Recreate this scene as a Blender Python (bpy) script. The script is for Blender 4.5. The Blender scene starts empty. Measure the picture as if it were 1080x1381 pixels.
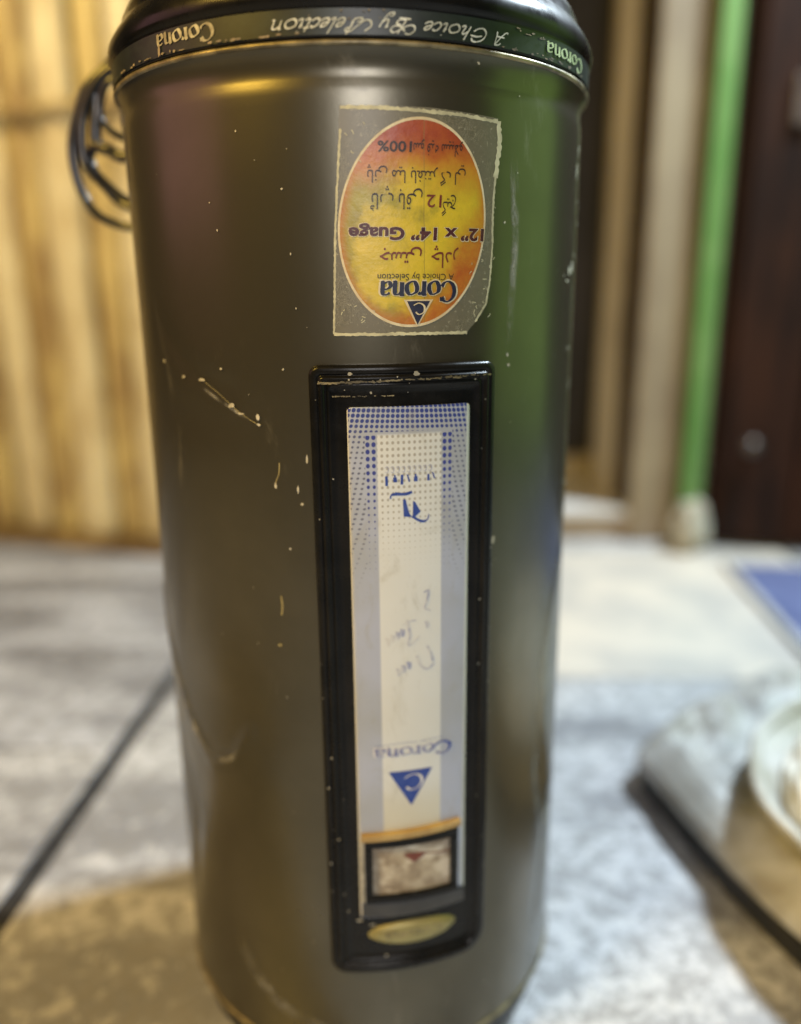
import bpy, bmesh, math, random
from mathutils import Vector, Matrix, noise
random.seed(7)
SC = bpy.context.scene
COL = SC.collection
R = 0.15            # radius of the heater
ZC = 0.5475         # height of the camera above the floor
rad = math.radians

# ------------------------------------------------------------------ camera
F_PX, PIT, YAW, ROL, DIST = 1072.9, 0.26338, 0.04806, -0.010325, 3.92697 * R
fw = Vector((math.sin(YAW) * math.cos(PIT), math.cos(YAW) * math.cos(PIT), -math.sin(PIT)))
rt = Vector((math.cos(YAW), -math.sin(YAW), 0))
up = rt.cross(fw)
c_, s_ = math.cos(ROL), math.sin(ROL)
rt, up = c_ * rt + s_ * up, -s_ * rt + c_ * up
cd = bpy.data.cameras.new('camera')
cam = bpy.data.objects.new('camera', cd)
COL.objects.link(cam)
cam.matrix_world = Matrix(((rt.x, up.x, -fw.x, 0), (rt.y, up.y, -fw.y, -DIST), (rt.z, up.z, -fw.z, ZC), (0, 0, 0, 1)))
cd.sensor_fit = 'HORIZONTAL'
cd.sensor_width = 36
cd.lens = F_PX / 1080 * 36
cd.clip_start, cd.clip_end = 0.02, 60
cd.dof.use_dof = True
cd.dof.focus_distance = 0.425
cd.dof.aperture_fstop = 2.1
SC.camera = cam

# ------------------------------------------------------------------ light
W = bpy.data.worlds.new('World')
SC.world = W
W.use_nodes = True
W.node_tree.nodes['Background'].inputs[0].default_value = (0.62, 0.55, 0.48, 1)
W.node_tree.nodes['Background'].inputs[1].default_value = 0.04
SC.view_settings.view_transform = 'Standard'
SC.view_settings.look = 'None'
SC.view_settings.exposure = 0
SC.view_settings.gamma = 1


def lamp(name, loc, target, power, color, sx, sy=None, kind='AREA'):
    ld = bpy.data.lights.new(name, kind)
    ld.energy = power
    ld.color = color
    if kind == 'AREA':
        ld.shape = 'RECTANGLE'
        ld.size, ld.size_y = sx, sy or sx
    o = bpy.data.objects.new(name, ld)
    COL.objects.link(o)
    o.location = loc
    o.rotation_euler = (Vector(target) - Vector(loc)).to_track_quat('-Z', 'Y').to_euler()
    return o


lamp('white_tube_lamp', (1.32, 0.56, 2.15), (0.1, 0.1, 0.0), 100, (0.75, 0.89, 1.0), 0.24, 0.24)
lamp('warm_bulb_lamp', (-1.22, -0.92, 1.75), (-0.3, 0.4, 0.1), 43, (1.0, 0.63, 0.10), 0.55, 0.4)
fl_ = lamp('fence_fill_spot', (-0.80, 0.30, 1.55), (-0.72, 1.25, 0.80), 42, (1.0, 0.83, 0.50), 0, kind='SPOT')  # unseen spot added to brighten the fence
fl_.data.spot_size, fl_.data.spot_blend, fl_.data.shadow_soft_size = rad(68), .6, .06
lamp('front_sheen_fill', (0.12, -1.9, 1.12), (0.0, 0.0, 0.6), 16, (1.0, 0.97, 0.97), 0.55, 0.65)  # unseen panel added behind the camera for the grey sheen on the body
lamp('green_tint_fill', (1.70, -0.10, 0.78), (0.0, 0.0, 0.45), 4.6, (0.56, 1.0, 0.22), 1.3, 1.3)  # unseen tinted panel added for the green reflection on the body
lamp('red_tint_fill', (-1.5, -0.22, 1.08), (0.0, 0.0, 0.62), 2.5, (1.0, 0.46, 0.48), 1.1, 0.8)  # unseen tinted panel added for the purplish reflection on the left side

# ------------------------------------------------------------------ materials


class N:
    """tiny expression builder for shader maths"""
    def __init__(s, nt, sock): s.nt, s.s = nt, sock

    def _m(s, op, *o):
        n = s.nt.nodes.new('ShaderNodeMath'); n.operation = op
        for i, v in enumerate((s,) + o):
            if isinstance(v, N): s.nt.links.new(v.s, n.inputs[i])
            else: n.inputs[i].default_value = v
        return N(s.nt, n.outputs[0])

    def __add__(s, o): return s._m('ADD', o)
    __radd__ = __add__
    def __sub__(s, o): return s._m('SUBTRACT', o)
    def __rsub__(s, o): return (s * -1) + o
    def __mul__(s, o): return s._m('MULTIPLY', o)
    __rmul__ = __mul__
    def __truediv__(s, o): return s._m('DIVIDE', o)
    def lt(s, o): return s._m('LESS_THAN', o)
    def gt(s, o): return s._m('GREATER_THAN', o)
    def fr(s): return s._m('FRACT')
    def ab(s): return s._m('ABSOLUTE')
    def mx(s, o): return s._m('MAXIMUM', o)
    def mn(s, o): return s._m('MINIMUM', o)
    def sq(s): return s._m('SQRT')

    def ss(s, a, b):
        n = s.nt.nodes.new('ShaderNodeMapRange'); n.interpolation_type = 'SMOOTHSTEP'
        s.nt.links.new(s.s, n.inputs[0])
        n.inputs[1].default_value, n.inputs[2].default_value = a, b
        return N(s.nt, n.outputs[0])


def new_mat(name):
    m = bpy.data.materials.new(name)
    m.use_nodes = True
    nt = m.node_tree
    return m, nt, nt.nodes['Principled BSDF']


def rgb(nt, c):
    n = nt.nodes.new('ShaderNodeRGB'); n.outputs[0].default_value = (*c, 1)
    return n.outputs[0]


def mix(nt, f, a, b):
    n = nt.nodes.new('ShaderNodeMix'); n.data_type = 'RGBA'
    if isinstance(f, N): nt.links.new(f.s, n.inputs[0])
    else: n.inputs[0].default_value = f
    for i, v in ((6, a), (7, b)):
        if isinstance(v, tuple): n.inputs[i].default_value = (*v, 1)
        else: nt.links.new(v, n.inputs[i])
    return n.outputs[2]


def tex_noise(nt, scale, detail=4, rough=.55, coord='Object', stretch=None, dist=0.0):
    tc = nt.nodes.new('ShaderNodeTexCoord')
    s = tc.outputs[coord]
    if stretch:
        mp = nt.nodes.new('ShaderNodeMapping'); mp.inputs['Scale'].default_value = stretch
        nt.links.new(s, mp.inputs[0]); s = mp.outputs[0]
    n = nt.nodes.new('ShaderNodeTexNoise')
    nt.links.new(s, n.inputs['Vector'])
    n.inputs['Scale'].default_value = scale
    n.inputs['Detail'].default_value = detail
    n.inputs['Roughness'].default_value = rough
    n.inputs['Distortion'].default_value = dist
    return N(nt, n.outputs['Fac'])


def bump(nt, b, h, strength, dist=.001):
    n = nt.nodes.new('ShaderNodeBump')
    n.inputs['Strength'].default_value = strength
    n.inputs['Distance'].default_value = dist
    nt.links.new(h.s, n.inputs['Height'])
    nt.links.new(n.outputs[0], b.inputs['Normal'])


def mat(name, c1, c2=None, scale=30, rough=.5, metal=0.0, lo=.35, hi=.65, bmp=0.0, bscale=None, bdist=.001, stretch=None, coat=0.0, spec=.5, rvar=0.0, dist=0.0):
    m, nt, b = new_mat(name)
    n = tex_noise(nt, scale, stretch=stretch, dist=dist)
    if c2 is None: c2 = tuple(x * .75 for x in c1)
    nt.links.new(mix(nt, n.ss(lo, hi), c1, c2), b.inputs['Base Color'])
    b.inputs['Roughness'].default_value = rough
    if rvar:
        nt.links.new((tex_noise(nt, scale * .7, 5, .65).ss(.35, .7) * rvar + rough).s, b.inputs['Roughness'])
    b.inputs['Metallic'].default_value = metal
    b.inputs['Coat Weight'].default_value = coat
    b.inputs['Coat Roughness'].default_value = .12
    b.inputs['Specular IOR Level'].default_value = spec
    if bmp: bump(nt, b, tex_noise(nt, bscale or scale * 3, 3, stretch=stretch), bmp, bdist)
    return m


M = {}
# body paint: dark taupe hammer-smooth enamel
m, nt, b = new_mat('taupe_enamel')
g = tex_noise(nt, 7, 5, .6)
fine = tex_noise(nt, 260, 2)
col = mix(nt, g.ss(.3, .75), (.104, .094, .066), (.074, .067, .045))
sm = tex_noise(nt, 22, 8, .75, stretch=(1, 1, .30), dist=.6).ss(.58, .76)
col = mix(nt, sm * .35, col, (.24, .225, .175))
nt.links.new(col, b.inputs['Base Color'])
b.inputs['Metallic'].default_value = .72
nt.links.new((sm * -.45 + .72).s, b.inputs['Metallic'])
nt.links.new((g.ss(.3, .8) * .12 + sm * .2 + .27).s, b.inputs['Roughness'])
b.inputs['Coat Weight'].default_value = .35
b.inputs['Coat Roughness'].default_value = .22
bump(nt, b, fine, .06, .0004)
M['body'] = m

M['black'] = mat('black_plastic', (.005, .005, .005), (.009, .0085, .008), 40, .2, spec=.2, rvar=.14, bmp=.05, bscale=300, bdist=.0003)
M['cap'] = mat('glossy_black_cap', (.004, .004, .004), (.008, .0075, .007), 30, .17, spec=.28, rvar=.2, bmp=.1, bscale=90, bdist=.0006)
M['black_matt'] = mat('dull_black_plastic', (.012, .012, .012), (.02, .019, .017), 60, .45, rvar=.2)
m, nt, b = new_mat('dark_green_band')
n1 = tex_noise(nt, 22, 8, .75, stretch=(1, 1, 1.6))
n2 = tex_noise(nt, 90, 6, .8)
col = mix(nt, n1.ss(.4, .65), (.005, .009, .007), (.013, .021, .016))
col = mix(nt, n2.ss(.66, .74) * n1.ss(.5, .62), col, (.16, .15, .13))
nt.links.new(col, b.inputs['Base Color'])
b.inputs['Roughness'].default_value = .42
M['band'] = m
M['gold'] = mat('gold_trim_and_glint', (.30, .25, .14), (.12, .10, .06), 60, .38, .5, rvar=.2)  # gold trim; also carries the lip and ridge highlights in its colour
M['white_ink'] = mat('white_ink', (.66, .68, .62), (.42, .44, .38), 120, .5)
M['cream_ink'] = mat('tarnished_cream_ink', (.50, .46, .30), (.22, .19, .12), 150, .5)
M['green_ink'] = mat('pale_green_ink', (.50, .60, .34), (.30, .38, .18), 150, .5)
M['peel'] = mat('peeled_tan_backing', (.28, .22, .14), (.12, .10, .07), 160, .8)
M['dark_ink'] = mat('black_ink', (.020, .012, .012), (.035, .02, .02), 200, .45)
M['maroon_ink'] = mat('maroon_ink', (.050, .008, .016), (.075, .018, .02), 200, .45)
M['red_ink'] = mat('dark_red_ink', (.13, .016, .010), (.17, .04, .02), 200, .45)
M['navy_ink'] = mat('navy_ink', (.006, .010, .035), (.012, .016, .05), 200, .45)
M['blue_ink'] = mat('royal_blue_ink', (.018, .05, .29), (.03, .07, .33), 200, .5)
M['faded_blue_ink'] = mat('faded_blue_ink', (.16, .18, .38), (.32, .34, .48), 140, .55)
M['ghost_ink'] = mat('ghost_blue_ink', (.30, .33, .50), (.60, .61, .62), 110, .6)
M['halo'] = mat('white_letter_halo', (.66, .60, .42), (.55, .45, .28), 120, .5)
M['plate_halo'] = mat('white_plate_halo', (.72, .72, .72), (.66, .66, .68), 120, .5)
M['cream_edge'] = mat('cream_foil_edge', (.56, .54, .36), (.38, .36, .24), 120, .5)
M['chip'] = mat('bare_paint_chip', (.55, .52, .42), (.36, .33, .24), 200, .7)
M['ochre_chip'] = mat('ochre_paint_chip', (.40, .34, .15), (.28, .23, .10), 200, .7)
M['dust'] = mat('pale_dust', (.40, .38, .32), (.25, .24, .2), 200, .8)
M['tan_lip'] = mat('tan_plastic_lip', (.44, .31, .12), (.34, .22, .08), 60, .5)
M['grey_lip'] = mat('grey_plastic_lip', (.045, .045, .048), (.03, .03, .032), 60, .4)
M['badge'] = mat('brass_badge', (.36, .32, .13), (.27, .24, .10), 40, .42, .35)

# foil sticker base
m, nt, b = new_mat('clear_foil_border')
a = tex_noise(nt, 420, 3, .7)
k = tex_noise(nt, 60, 4, .6)
k2 = tex_noise(nt, 150, 8, .85, stretch=(1, 1, .5), dist=2.5)
col = mix(nt, k.ss(.3, .7), (.15, .138, .10), (.11, .102, .07))
col = mix(nt, a.ss(.60, .72) * .8, col, (.36, .34, .25))
col = mix(nt, ((k2 - .5).ab().ss(.012, .0) * k.ss(.45, .6)), col, (.42, .40, .30))
nt.links.new(col, b.inputs['Base Color'])
b.inputs['Roughness'].default_value = .38
M['foil'] = m

# oval print: radial/diagonal red-orange-yellow print with rubbed patches (uv = theta deg, height in radii)
m, nt, b = new_mat('oval_gradient_print')
uvn = nt.nodes.new('ShaderNodeUVMap')
sp = nt.nodes.new('ShaderNodeSeparateXYZ')
nt.links.new(uvn.outputs[0], sp.inputs[0])
U, V = N(nt, sp.outputs[0]), N(nt, sp.outputs[1])
p1 = tex_noise(nt, 28, 5, .6)
p2 = tex_noise(nt, 75, 4, .7)
wob = (p1 - .5) * .85
yel = mix(nt, p2.ss(.35, .7), (.60, .455, .030), (.48, .38, .028))
olive = mix(nt, p2.ss(.35, .7), (.33, .285, .03), (.27, .225, .026))
orange = mix(nt, p2.ss(.3, .7), (.38, .095, .018), (.46, .19, .025))
red = mix(nt, p2.ss(.3, .7), (.27, .045, .022), (.34, .075, .026))
vv = V + wob * .35
col = mix(nt, (p1 + (U - 12) * -.012).ss(.5, .62), yel, olive)
o_top = vv.ss(.33, .50)
o_bot = ((V * -1) + (U - 12) * .018 + wob * .5).ss(-.08, .12)
ux_ = (U - 11.9 - (V - .244) * 3.7) / 15.5
vy_ = (V - .244) / .344
o_bot = o_bot.mx(((ux_ * ux_ + vy_ * vy_).sq() + wob * .25).ss(.84, 1.02) * .8)
col = mix(nt, o_top.mx(o_bot), col, orange)
col = mix(nt, (V + wob * .12).ss(.44, .55), col, red)
col = mix(nt, tex_noise(nt, 210, 8, .85).ss(.63, .74) * .8, col, (.55, .50, .33))
crease = ((U - 13.6) + wob * 1.0).ab().ss(.16, .05)
col = mix(nt, crease * .5, col, (.20, .16, .05))
grime = tex_noise(nt, 40, 8, .75, dist=1.0)
col = mix(nt, grime.ss(.55, .74) * .35, col, (.16, .11, .03))
nt.links.new(col, b.inputs['Base Color'])
b.inputs['Roughness'].default_value = .36
bump(nt, b, tex_noise(nt, 130, 5, .65), .5, .0006)
M['oval'] = m

# label plate print (uv = theta deg, height in radii)
m, nt, b = new_mat('dotted_label_print')
uvn = nt.nodes.new('ShaderNodeUVMap')
sp = nt.nodes.new('ShaderNodeSeparateXYZ')
nt.links.new(uvn.outputs[0], sp.inputs[0])
U, V = N(nt, sp.outputs[0]), N(nt, sp.outputs[1])
cx = 9.75


def dots(u, v, pu, pv, r):
    du = (u / pu).fr() - .5
    dv = (v / pv).fr() - .5
    d = (du * du + dv * dv).sq()
    return 1 - (d - r).ss(-.07, .07)


big = tex_noise(nt, 14, 3)
outer = mix(nt, big.ss(.35, .65), (.40, .44, .57), (.35, .375, .43))
cream = mix(nt, big.ss(.35, .7), (.66, .685, .70), (.62, .635, .63))
in_u = ((U - cx).ab() * -1 + 6.75).ss(-.15, .15)
in_v = (V * -1).ss(.478, .492)
inside = in_u * in_v
# outer fan of dots
fan = U + (U - cx) * (V + .39) * .9
dv_edge = (V * -1 - .385)
side = ((U - cx).ab() - 9.2)
r_out = (dv_edge.ss(.0, .16) * -.19 + .42) * (1 - dv_edge.ss(.35, .80))
d_out = dots(fan, V + (U - cx) * .0006, .98, .0195, r_out)
keep_out = (side.gt(0).mx((V).gt(-.475)))
dcol = mix(nt, dv_edge.ss(.06, .16), (.03, .05, .24), (.12, .13, .20))
outer = mix(nt, d_out * keep_out, outer, dcol)
# two column bands of bold dots
band_u = ((U - cx).ab() - 8.05).ab().lt(1.22)
r_col = .36 - (V * -1 - .49).ss(0, .50) * .30
r_col = r_col * (V * -1).lt(1.02)
d_col = dots((U - cx).ab() - 6.83, V, 1.22, .0267, r_col)
outer = mix(nt, d_col * band_u * (V * -1).gt(.487), outer, (.035, .05, .26))
# small tan dots on the cream strip
r_in = .26 - (V * -1 - .5).ss(.1, .62) * .27
d_in = dots(U, V, 1.13, .0240, r_in)
cream = mix(nt, d_in * .8, cream, (.30, .28, .24))
low = dots(U, V, .62, .0125, .26) * (V * -1).ss(1.93, 2.05)
cream = mix(nt, low * .45, cream, (.34, .32, .22))
cream = mix(nt, (V * -1).ss(1.9, 2.1) * .5, cream, (.56, .52, .38))
cream = mix(nt, tex_noise(nt, 160, 5, .7).ss(.68, .8) * .5, cream, (.45, .42, .35))
col = mix(nt, inside, outer, cream)
edge = ((U - cx).ab() - 12.45).gt(0)
gr_ = tex_noise(nt, 55, 8, .75, stretch=(1, 1, .5), dist=.8)
col = mix(nt, gr_.ss(.52, .75) * .40, col, (.30, .28, .21))
nt.links.new(mix(nt, edge, col, (.60, .60, .58)), b.inputs['Base Color'])
b.inputs['Roughness'].default_value = .34
b.inputs['Coat Weight'].default_value = .2
M['plate'] = m

# pane of the little window
m, nt, b = new_mat('clouded_pane')
p = tex_noise(nt, 70, 4, .6)
q = tex_noise(nt, 45, 3, .5, stretch=(1, 1, 1.4))
col = mix(nt, p.ss(.38, .62), (.42, .36, .27), (.24, .185, .125))
col = mix(nt, q.ss(.50, .62), col, (.56, .50, .40))
nt.links.new(col, b.inputs['Base Color'])
b.inputs['Roughness'].default_value = .25
M['pane'] = m
M['needle'] = mat('red_brown_mark', (.14, .035, .025), (.20, .06, .04), 200, .6)

# floor
m, nt, b = new_mat('grey_marble')
oi = nt.nodes.new('ShaderNodeObjectInfo')
rnd = N(nt, oi.outputs['Random'])
big = tex_noise(nt, 3.4, 4, .55, stretch=(.55, 1.9, 1), dist=.5)
chipn = tex_noise(nt, 46, 8, .70, dist=.5)
fine = tex_noise(nt, 135, 6, .75)
col = mix(nt, big.ss(.42, .60), (.51, .515, .53), (.20, .205, .225))
col = mix(nt, chipn.ss(.46, .57) * .72, col, (.23, .225, .22))
col = mix(nt, chipn.ss(.48, .36) * .50, col, (.62, .61, .585))
col = mix(nt, fine.ss(.50, .62) * .45, col, (.17, .168, .16))
nt.links.new(col, b.inputs['Base Color'])
nt.links.new((chipn.ss(.3, .7) * .2 + .30).s, b.inputs['Roughness'])
bump(nt, b, fine, .15, .0008)
M['floor'] = m
m2 = m.copy(); m2.name = 'dark_grey_marble'
for n_ in m2.node_tree.nodes:
    if n_.type == 'MIX' and tuple(round(x_, 2) for x_ in n_.inputs[6].default_value[:3]) == (.5, .49, .47) or (n_.type == 'MIX' and abs(n_.inputs[6].default_value[0] - .5) < .5 and abs(n_.inputs[7].default_value[0] - .20) < .001 and abs(n_.inputs[6].default_value[0] - .51) < .001):
        n_.inputs[6].default_value = (.44, .455, .50, 1); n_.inputs[7].default_value = (.105, .113, .14, 1)
M['floor_dark'] = m2
M['cream_floor'] = mat('cream_marble', (.62, .56, .48), (.48, .45, .41), 9, .34, dist=.8, bmp=.1, bscale=80)
M['grout'] = mat('dark_grout', (.022, .022, .024), (.045, .045, .046), 60, .9, spec=.1)
for nm, a1, a2 in (('pale', (.60, .55, .40), (.46, .39, .25)), ('gold', (.48, .39, .18), (.24, .165, .075)), ('brown', (.24, .165, .07), (.12, .075, .03)), ('grey', (.40, .36, .27), (.28, .24, .16))):
    M['pole_' + nm] = mat(nm + '_bamboo', a1, a2, 4.5, .6, stretch=(2.5, 2.5, 1.5), lo=.38, hi=.66, bmp=.3, bscale=40, bdist=.002)
M['backing'] = mat('brown_backing', (.035, .02, .009), (.018, .011, .005), 8, .8)
M['door'] = mat('dark_brown_wood', (.034, .013, .007), (.011, .005, .004), 7, .7, spec=.15, stretch=(4, 4, .5), bmp=.2, bscale=30)
M['green'] = mat('bright_green_gloss', (.095, .225, .055), (.15, .28, .09), 9, .35, stretch=(1, 1, .6))
M['jamb'] = mat('tan_plaster', (.27, .22, .145), (.21, .165, .11), 8, .8, bmp=.3, bscale=60)
M['post'] = mat('weathered_beige_wood', (.42, .37, .26), (.28, .24, .165), 7, .7, stretch=(3, 3, .5))
M['dim'] = mat('dim_grey_wall', (.034, .033, .040), (.022, .022, .026), 4, .8)
M['step'] = mat('white_marble_tread', (.66, .65, .65), (.56, .55, .55), 6, .4)
M['riser'] = mat('tan_riser', (.33, .27, .20), (.25, .20, .15), 10, .7)
M['stone'] = mat('pale_plaster_lump', (.42, .40, .33), (.28, .27, .22), 25, .85, bmp=.5, bscale=40, bdist=.004)
M['mat'] = mat('blue_cloth', (.12, .14, .27), (.07, .085, .19), 7, .9, bmp=.5, bscale=400)
M['hem'] = mat('pale_hem', (.48, .47, .44), (.38, .37, .35), 30, .9)
M['basin'] = mat('pale_grey_plastic', (.47, .47, .45), (.30, .285, .25), 11, .42, rvar=.2, bmp=.35, bscale=30, bdist=.003, dist=1.4)
M['enamel'] = mat('white_enamel', (.52, .515, .48), (.34, .325, .27), 18, .4, rvar=.2)
M['cloth'] = mat('white_cotton', (.72, .71, .66), (.60, .58, .50), 16, .9, bmp=.3, bscale=200)
M['cable'] = mat('black_rubber', (.010, .010, .011), (.02, .02, .02), 60, .30, coat=.3)
M['brass'] = mat('dull_steel', (.13, .11, .10), (.08, .07, .065), 60, .4, .7)

# ------------------------------------------------------------------ mesh helpers


def link(name, mesh, material, parent=None, smooth=False, **props):
    o = bpy.data.objects.new(name, mesh)
    if material: mesh.materials.append(material)
    COL.objects.link(o)
    if parent: o.parent = parent
    if smooth:
        for p_ in mesh.polygons: p_.use_smooth = True
    for k_, v_ in props.items(): o[k_] = v_
    return o


def from_py(name, vs, fs, material, parent=None, smooth=False, uvs=None, **props):
    me = bpy.data.meshes.new(name)
    me.from_pydata([tuple(v) for v in vs], [], fs)
    if uvs:
        l = me.uv_layers.new(name='UVMap')
        for lp in me.loops: l.data[lp.index].uv = uvs[lp.vertex_index]
    me.update()
    return link(name, me, material, parent, smooth, **props)


def empty(name, loc, label, cat, group=None):
    o = bpy.data.objects.new(name, None)
    COL.objects.link(o)
    o.location = loc
    o.empty_display_size = .05
    o['label'], o['category'] = label, cat
    if group: o['group'] = group
    return o


def wrap(th, h, lift=0.0):
    """point on the heater: angle in degrees round from the front, height in radii from the camera's level"""
    a = rad(th); r = R + lift
    return (r * math.sin(a), -r * math.cos(a), ZC + R * h)


def box_bm(bm, x0, x1, y0, y1, z0, z1, bev=0.0, mtx=None):
    r_ = bmesh.ops.create_cube(bm, size=1)
    vs = r_['verts']
    for v in vs:
        v.co = Vector((x0 if v.co.x < 0 else x1, y0 if v.co.y < 0 else y1, z0 if v.co.z < 0 else z1))
    if bev:
        es = list({e for v in vs for e in v.link_edges})
        out = bmesh.ops.bevel(bm, geom=es, offset=bev, segments=2, affect='EDGES', profile=.6)
    return bm


def box(name, x0, x1, y0, y1, z0, z1, material, parent=None, bev=.003, loc=None, rz=0.0, **props):
    bm = bmesh.new()
    box_bm(bm, x0, x1, y0, y1, z0, z1, bev)
    me = bpy.data.meshes.new(name)
    bm.to_mesh(me); bm.free()
    o = link(name, me, material, parent, **props)
    if loc: o.location = loc
    o.rotation_euler.z = rz
    return o


def lathe(name, prof, material, parent=None, seg=160, disp=None, center=(0, 0), dz=0.0, **props):
    vs, fs = [], []
    n = len(prof)
    for i, (r, z) in enumerate(prof):
        for k_ in range(seg):
            a = 2 * math.pi * k_ / seg
            rr = r
            if disp: rr += disp(a, z)
            vs.append((center[0] + rr * math.sin(a), center[1] - rr * math.cos(a), z + dz))
    for i in range(n - 1):
        for k_ in range(seg):
            k2 = (k_ + 1) % seg
            fs.append((i * seg + k_, i * seg + k2, (i + 1) * seg + k2, (i + 1) * seg + k_))
    return from_py(name, vs, fs, material, parent, True, **props)


def tube(name, pts, rad_, material, parent=None, seg=10, taper=None, **props):
    pts = [Vector(p_) for p_ in pts]
    vs, fs = [], []
    prev = None
    n = len(pts)
    for i, p_ in enumerate(pts):
        t = (pts[min(i + 1, n - 1)] - pts[max(i - 1, 0)]).normalized()
        ref = prev if prev else (Vector((0, 0, 1)) if abs(t.z) < .9 else Vector((1, 0, 0)))
        u_ = t.cross(ref).cross(t).normalized()
        prev = u_
        w_ = t.cross(u_)
        r = rad_ * (taper(i / (n - 1)) if taper else 1)
        for k_ in range(seg):
            a = 2 * math.pi * k_ / seg
            vs.append(p_ + (u_ * math.cos(a) + w_ * math.sin(a)) * r)
    for i in range(n - 1):
        for k_ in range(seg):
            k2 = (k_ + 1) % seg
            fs.append((i * seg + k_, i * seg + k2, (i + 1) * seg + k2, (i + 1) * seg + k_))
    fs.append(tuple(range(seg))[::-1]); fs.append(tuple((n - 1) * seg + k_ for k_ in range(seg)))
    return from_py(name, vs, fs, material, parent, True, **props)


def spline(pts, sub=10, closed=False):
    P_ = [Vector(p_) for p_ in pts]
    n = len(P_)
    out = []
    for i in range(n if closed else n - 1):
        p0 = P_[(i - 1) % n] if closed or i > 0 else P_[0]
        p1, p2 = P_[i], P_[(i + 1) % n]
        p3 = P_[(i + 2) % n] if closed or i + 2 < n else P_[-1]
        for k_ in range(sub):
            t = k_ / sub
            out.append(.5 * ((2 * p1) + (p2 - p0) * t + (2 * p0 - 5 * p1 + 4 * p2 - p3) * t * t + (3 * p1 - p0 - 3 * p2 + p3) * t ** 3))
    out.append(P_[0].copy() if closed else P_[-1])
    return out


# ---- lettering drawn with a broad nib
GL = {  # strokes on an x-height of 1; second value is the advance
    'C': ([[(1.02, 1.22), (.86, 1.50), (.55, 1.58), (.2, 1.25), (.1, .75), (.25, .25), (.6, .0), (.9, .12), (1.06, .40)], [(1.02, 1.22), (1.0, 1.55)]], 1.2),
    'o': ([[(.42, 1), (.14, .8), (.08, .45), (.25, .05), (.48, .0), (.76, .25), (.78, .65), (.62, .95), (.42, 1)]], .92),
    'r': ([[(.08, .95), (.22, 1.0), (.24, .06)], [(.24, .7), (.45, .98), (.62, .86)], [(.08, .03), (.4, .03)]], .66),
    'n': ([[(.06, .95), (.2, 1.0), (.22, .04)], [(.22, .75), (.45, .98), (.68, .85), (.7, .04), (.84, .03)]], .92),
    'a': ([[(.12, .85), (.36, 1.0), (.6, .85), (.62, .05), (.76, .03)], [(.62, .6), (.3, .55), (.08, .3), (.25, .0), (.62, .2)]], .84),
    'h': ([[(.28, 1.7), (.12, 0)], [(.17, .55), (.42, .98), (.56, .8), (.48, .15), (.62, .02), (.74, .2)]], .78),
    'i': ([[(.08, .6), (.2, .98), (.14, .2), (.26, .0), (.4, .2)], [(.24, 1.38), (.27, 1.45)]], .42),
    'c': ([[(.56, .78), (.44, .98), (.2, .8), (.1, .35), (.24, .02), (.44, .06), (.6, .3)]], .6),
    'e': ([[(.12, .42), (.36, .52), (.52, .8), (.4, .98), (.18, .75), (.1, .3), (.24, .02), (.44, .06), (.6, .3)]], .6),
    'l': ([[(.3, 1.75), (.14, .2), (.24, .0), (.38, .2)]], .4),
    't': ([[(.26, 1.45), (.14, .2), (.26, .0), (.42, .2)], [(.04, 1.0), (.42, 1.02)]], .46),
    'y': ([[(.06, .75), (.18, .98), (.16, .3), (.3, .05), (.52, .4)], [(.6, 1.0), (.5, .1), (.3, -.6), (.05, -.7), (.0, -.45), (.2, -.3)]], .72),
    'O': ([], 0),
    'A': ([[(.02, .05), (.2, .0), (.45, .5), (.80, 1.65)], [(.80, 1.65), (.86, .6), (.95, .02)], [(.2, .62), (.9, .6)], [(.80, 1.65), (.5, 1.6), (.34, 1.35)]], 1.15),
    'K': ([[(1.05, 1.30), (.95, 1.6), (.6, 1.68), (.2, 1.3), (.1, .6), (.4, .05), (.8, .1), (1.08, .5)], [(.35, .9), (.7, 1.05), (1.2, 1.0)]], 1.3),
    'B': ([[(.55, 1.55), (.2, 1.6), (.0, 1.1), (.2, .62), (.6, .7), (1.0, 1.25), (1.3, 1.5), (1.55, 1.2), (1.4, .75), (1.0, .8), (.62, 1.3)], [(1.0, 1.62), (.9, .8), (.8, .06)], [(.8, .06), (1.2, .0), (1.35, .4), (1.0, .7)], [(.55, -.1), (1.3, -.16)]], 1.75),
    'S': ([[(.2, 1.45), (-.1, .9), (.1, .3), (.45, .25), (.75, .8), (1.1, 1.5), (1.4, 1.45), (1.42, 1.15), (1.15, 1.0), (1.2, .55), (1.05, .05), (.7, .02), (.62, .3), (.9, .45)], [(1.3, 1.85), (1.12, .4)]], 1.6),
    ' ': ([], .5),
}


def lay(text, shear=0.0):
    out, x = [], 0.0
    for ch in text:
        st, adv = GL[ch]
        for s in st: out.append([(x + px + shear * py, py) for px, py in s])
        x += adv
    return out


def ribbon(pts, w, tmin, ang):
    """flat broad-nib stroke: list of left/right points"""
    L_, R_ = [], []
    n = len(pts)
    for i in range(n):
        d = pts[min(i + 1, n - 1)] - pts[max(i - 1, 0)]
        if d.length < 1e-9: d = Vector((1, 0))
        d.normalize()
        nn = Vector((-d.y, d.x))
        hw = .5 * max(tmin, w * abs(math.sin(math.atan2(d.y, d.x) - ang)))
        L_.append(pts[i] + nn * hw); R_.append(pts[i] - nn * hw)
    return L_, R_


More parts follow.
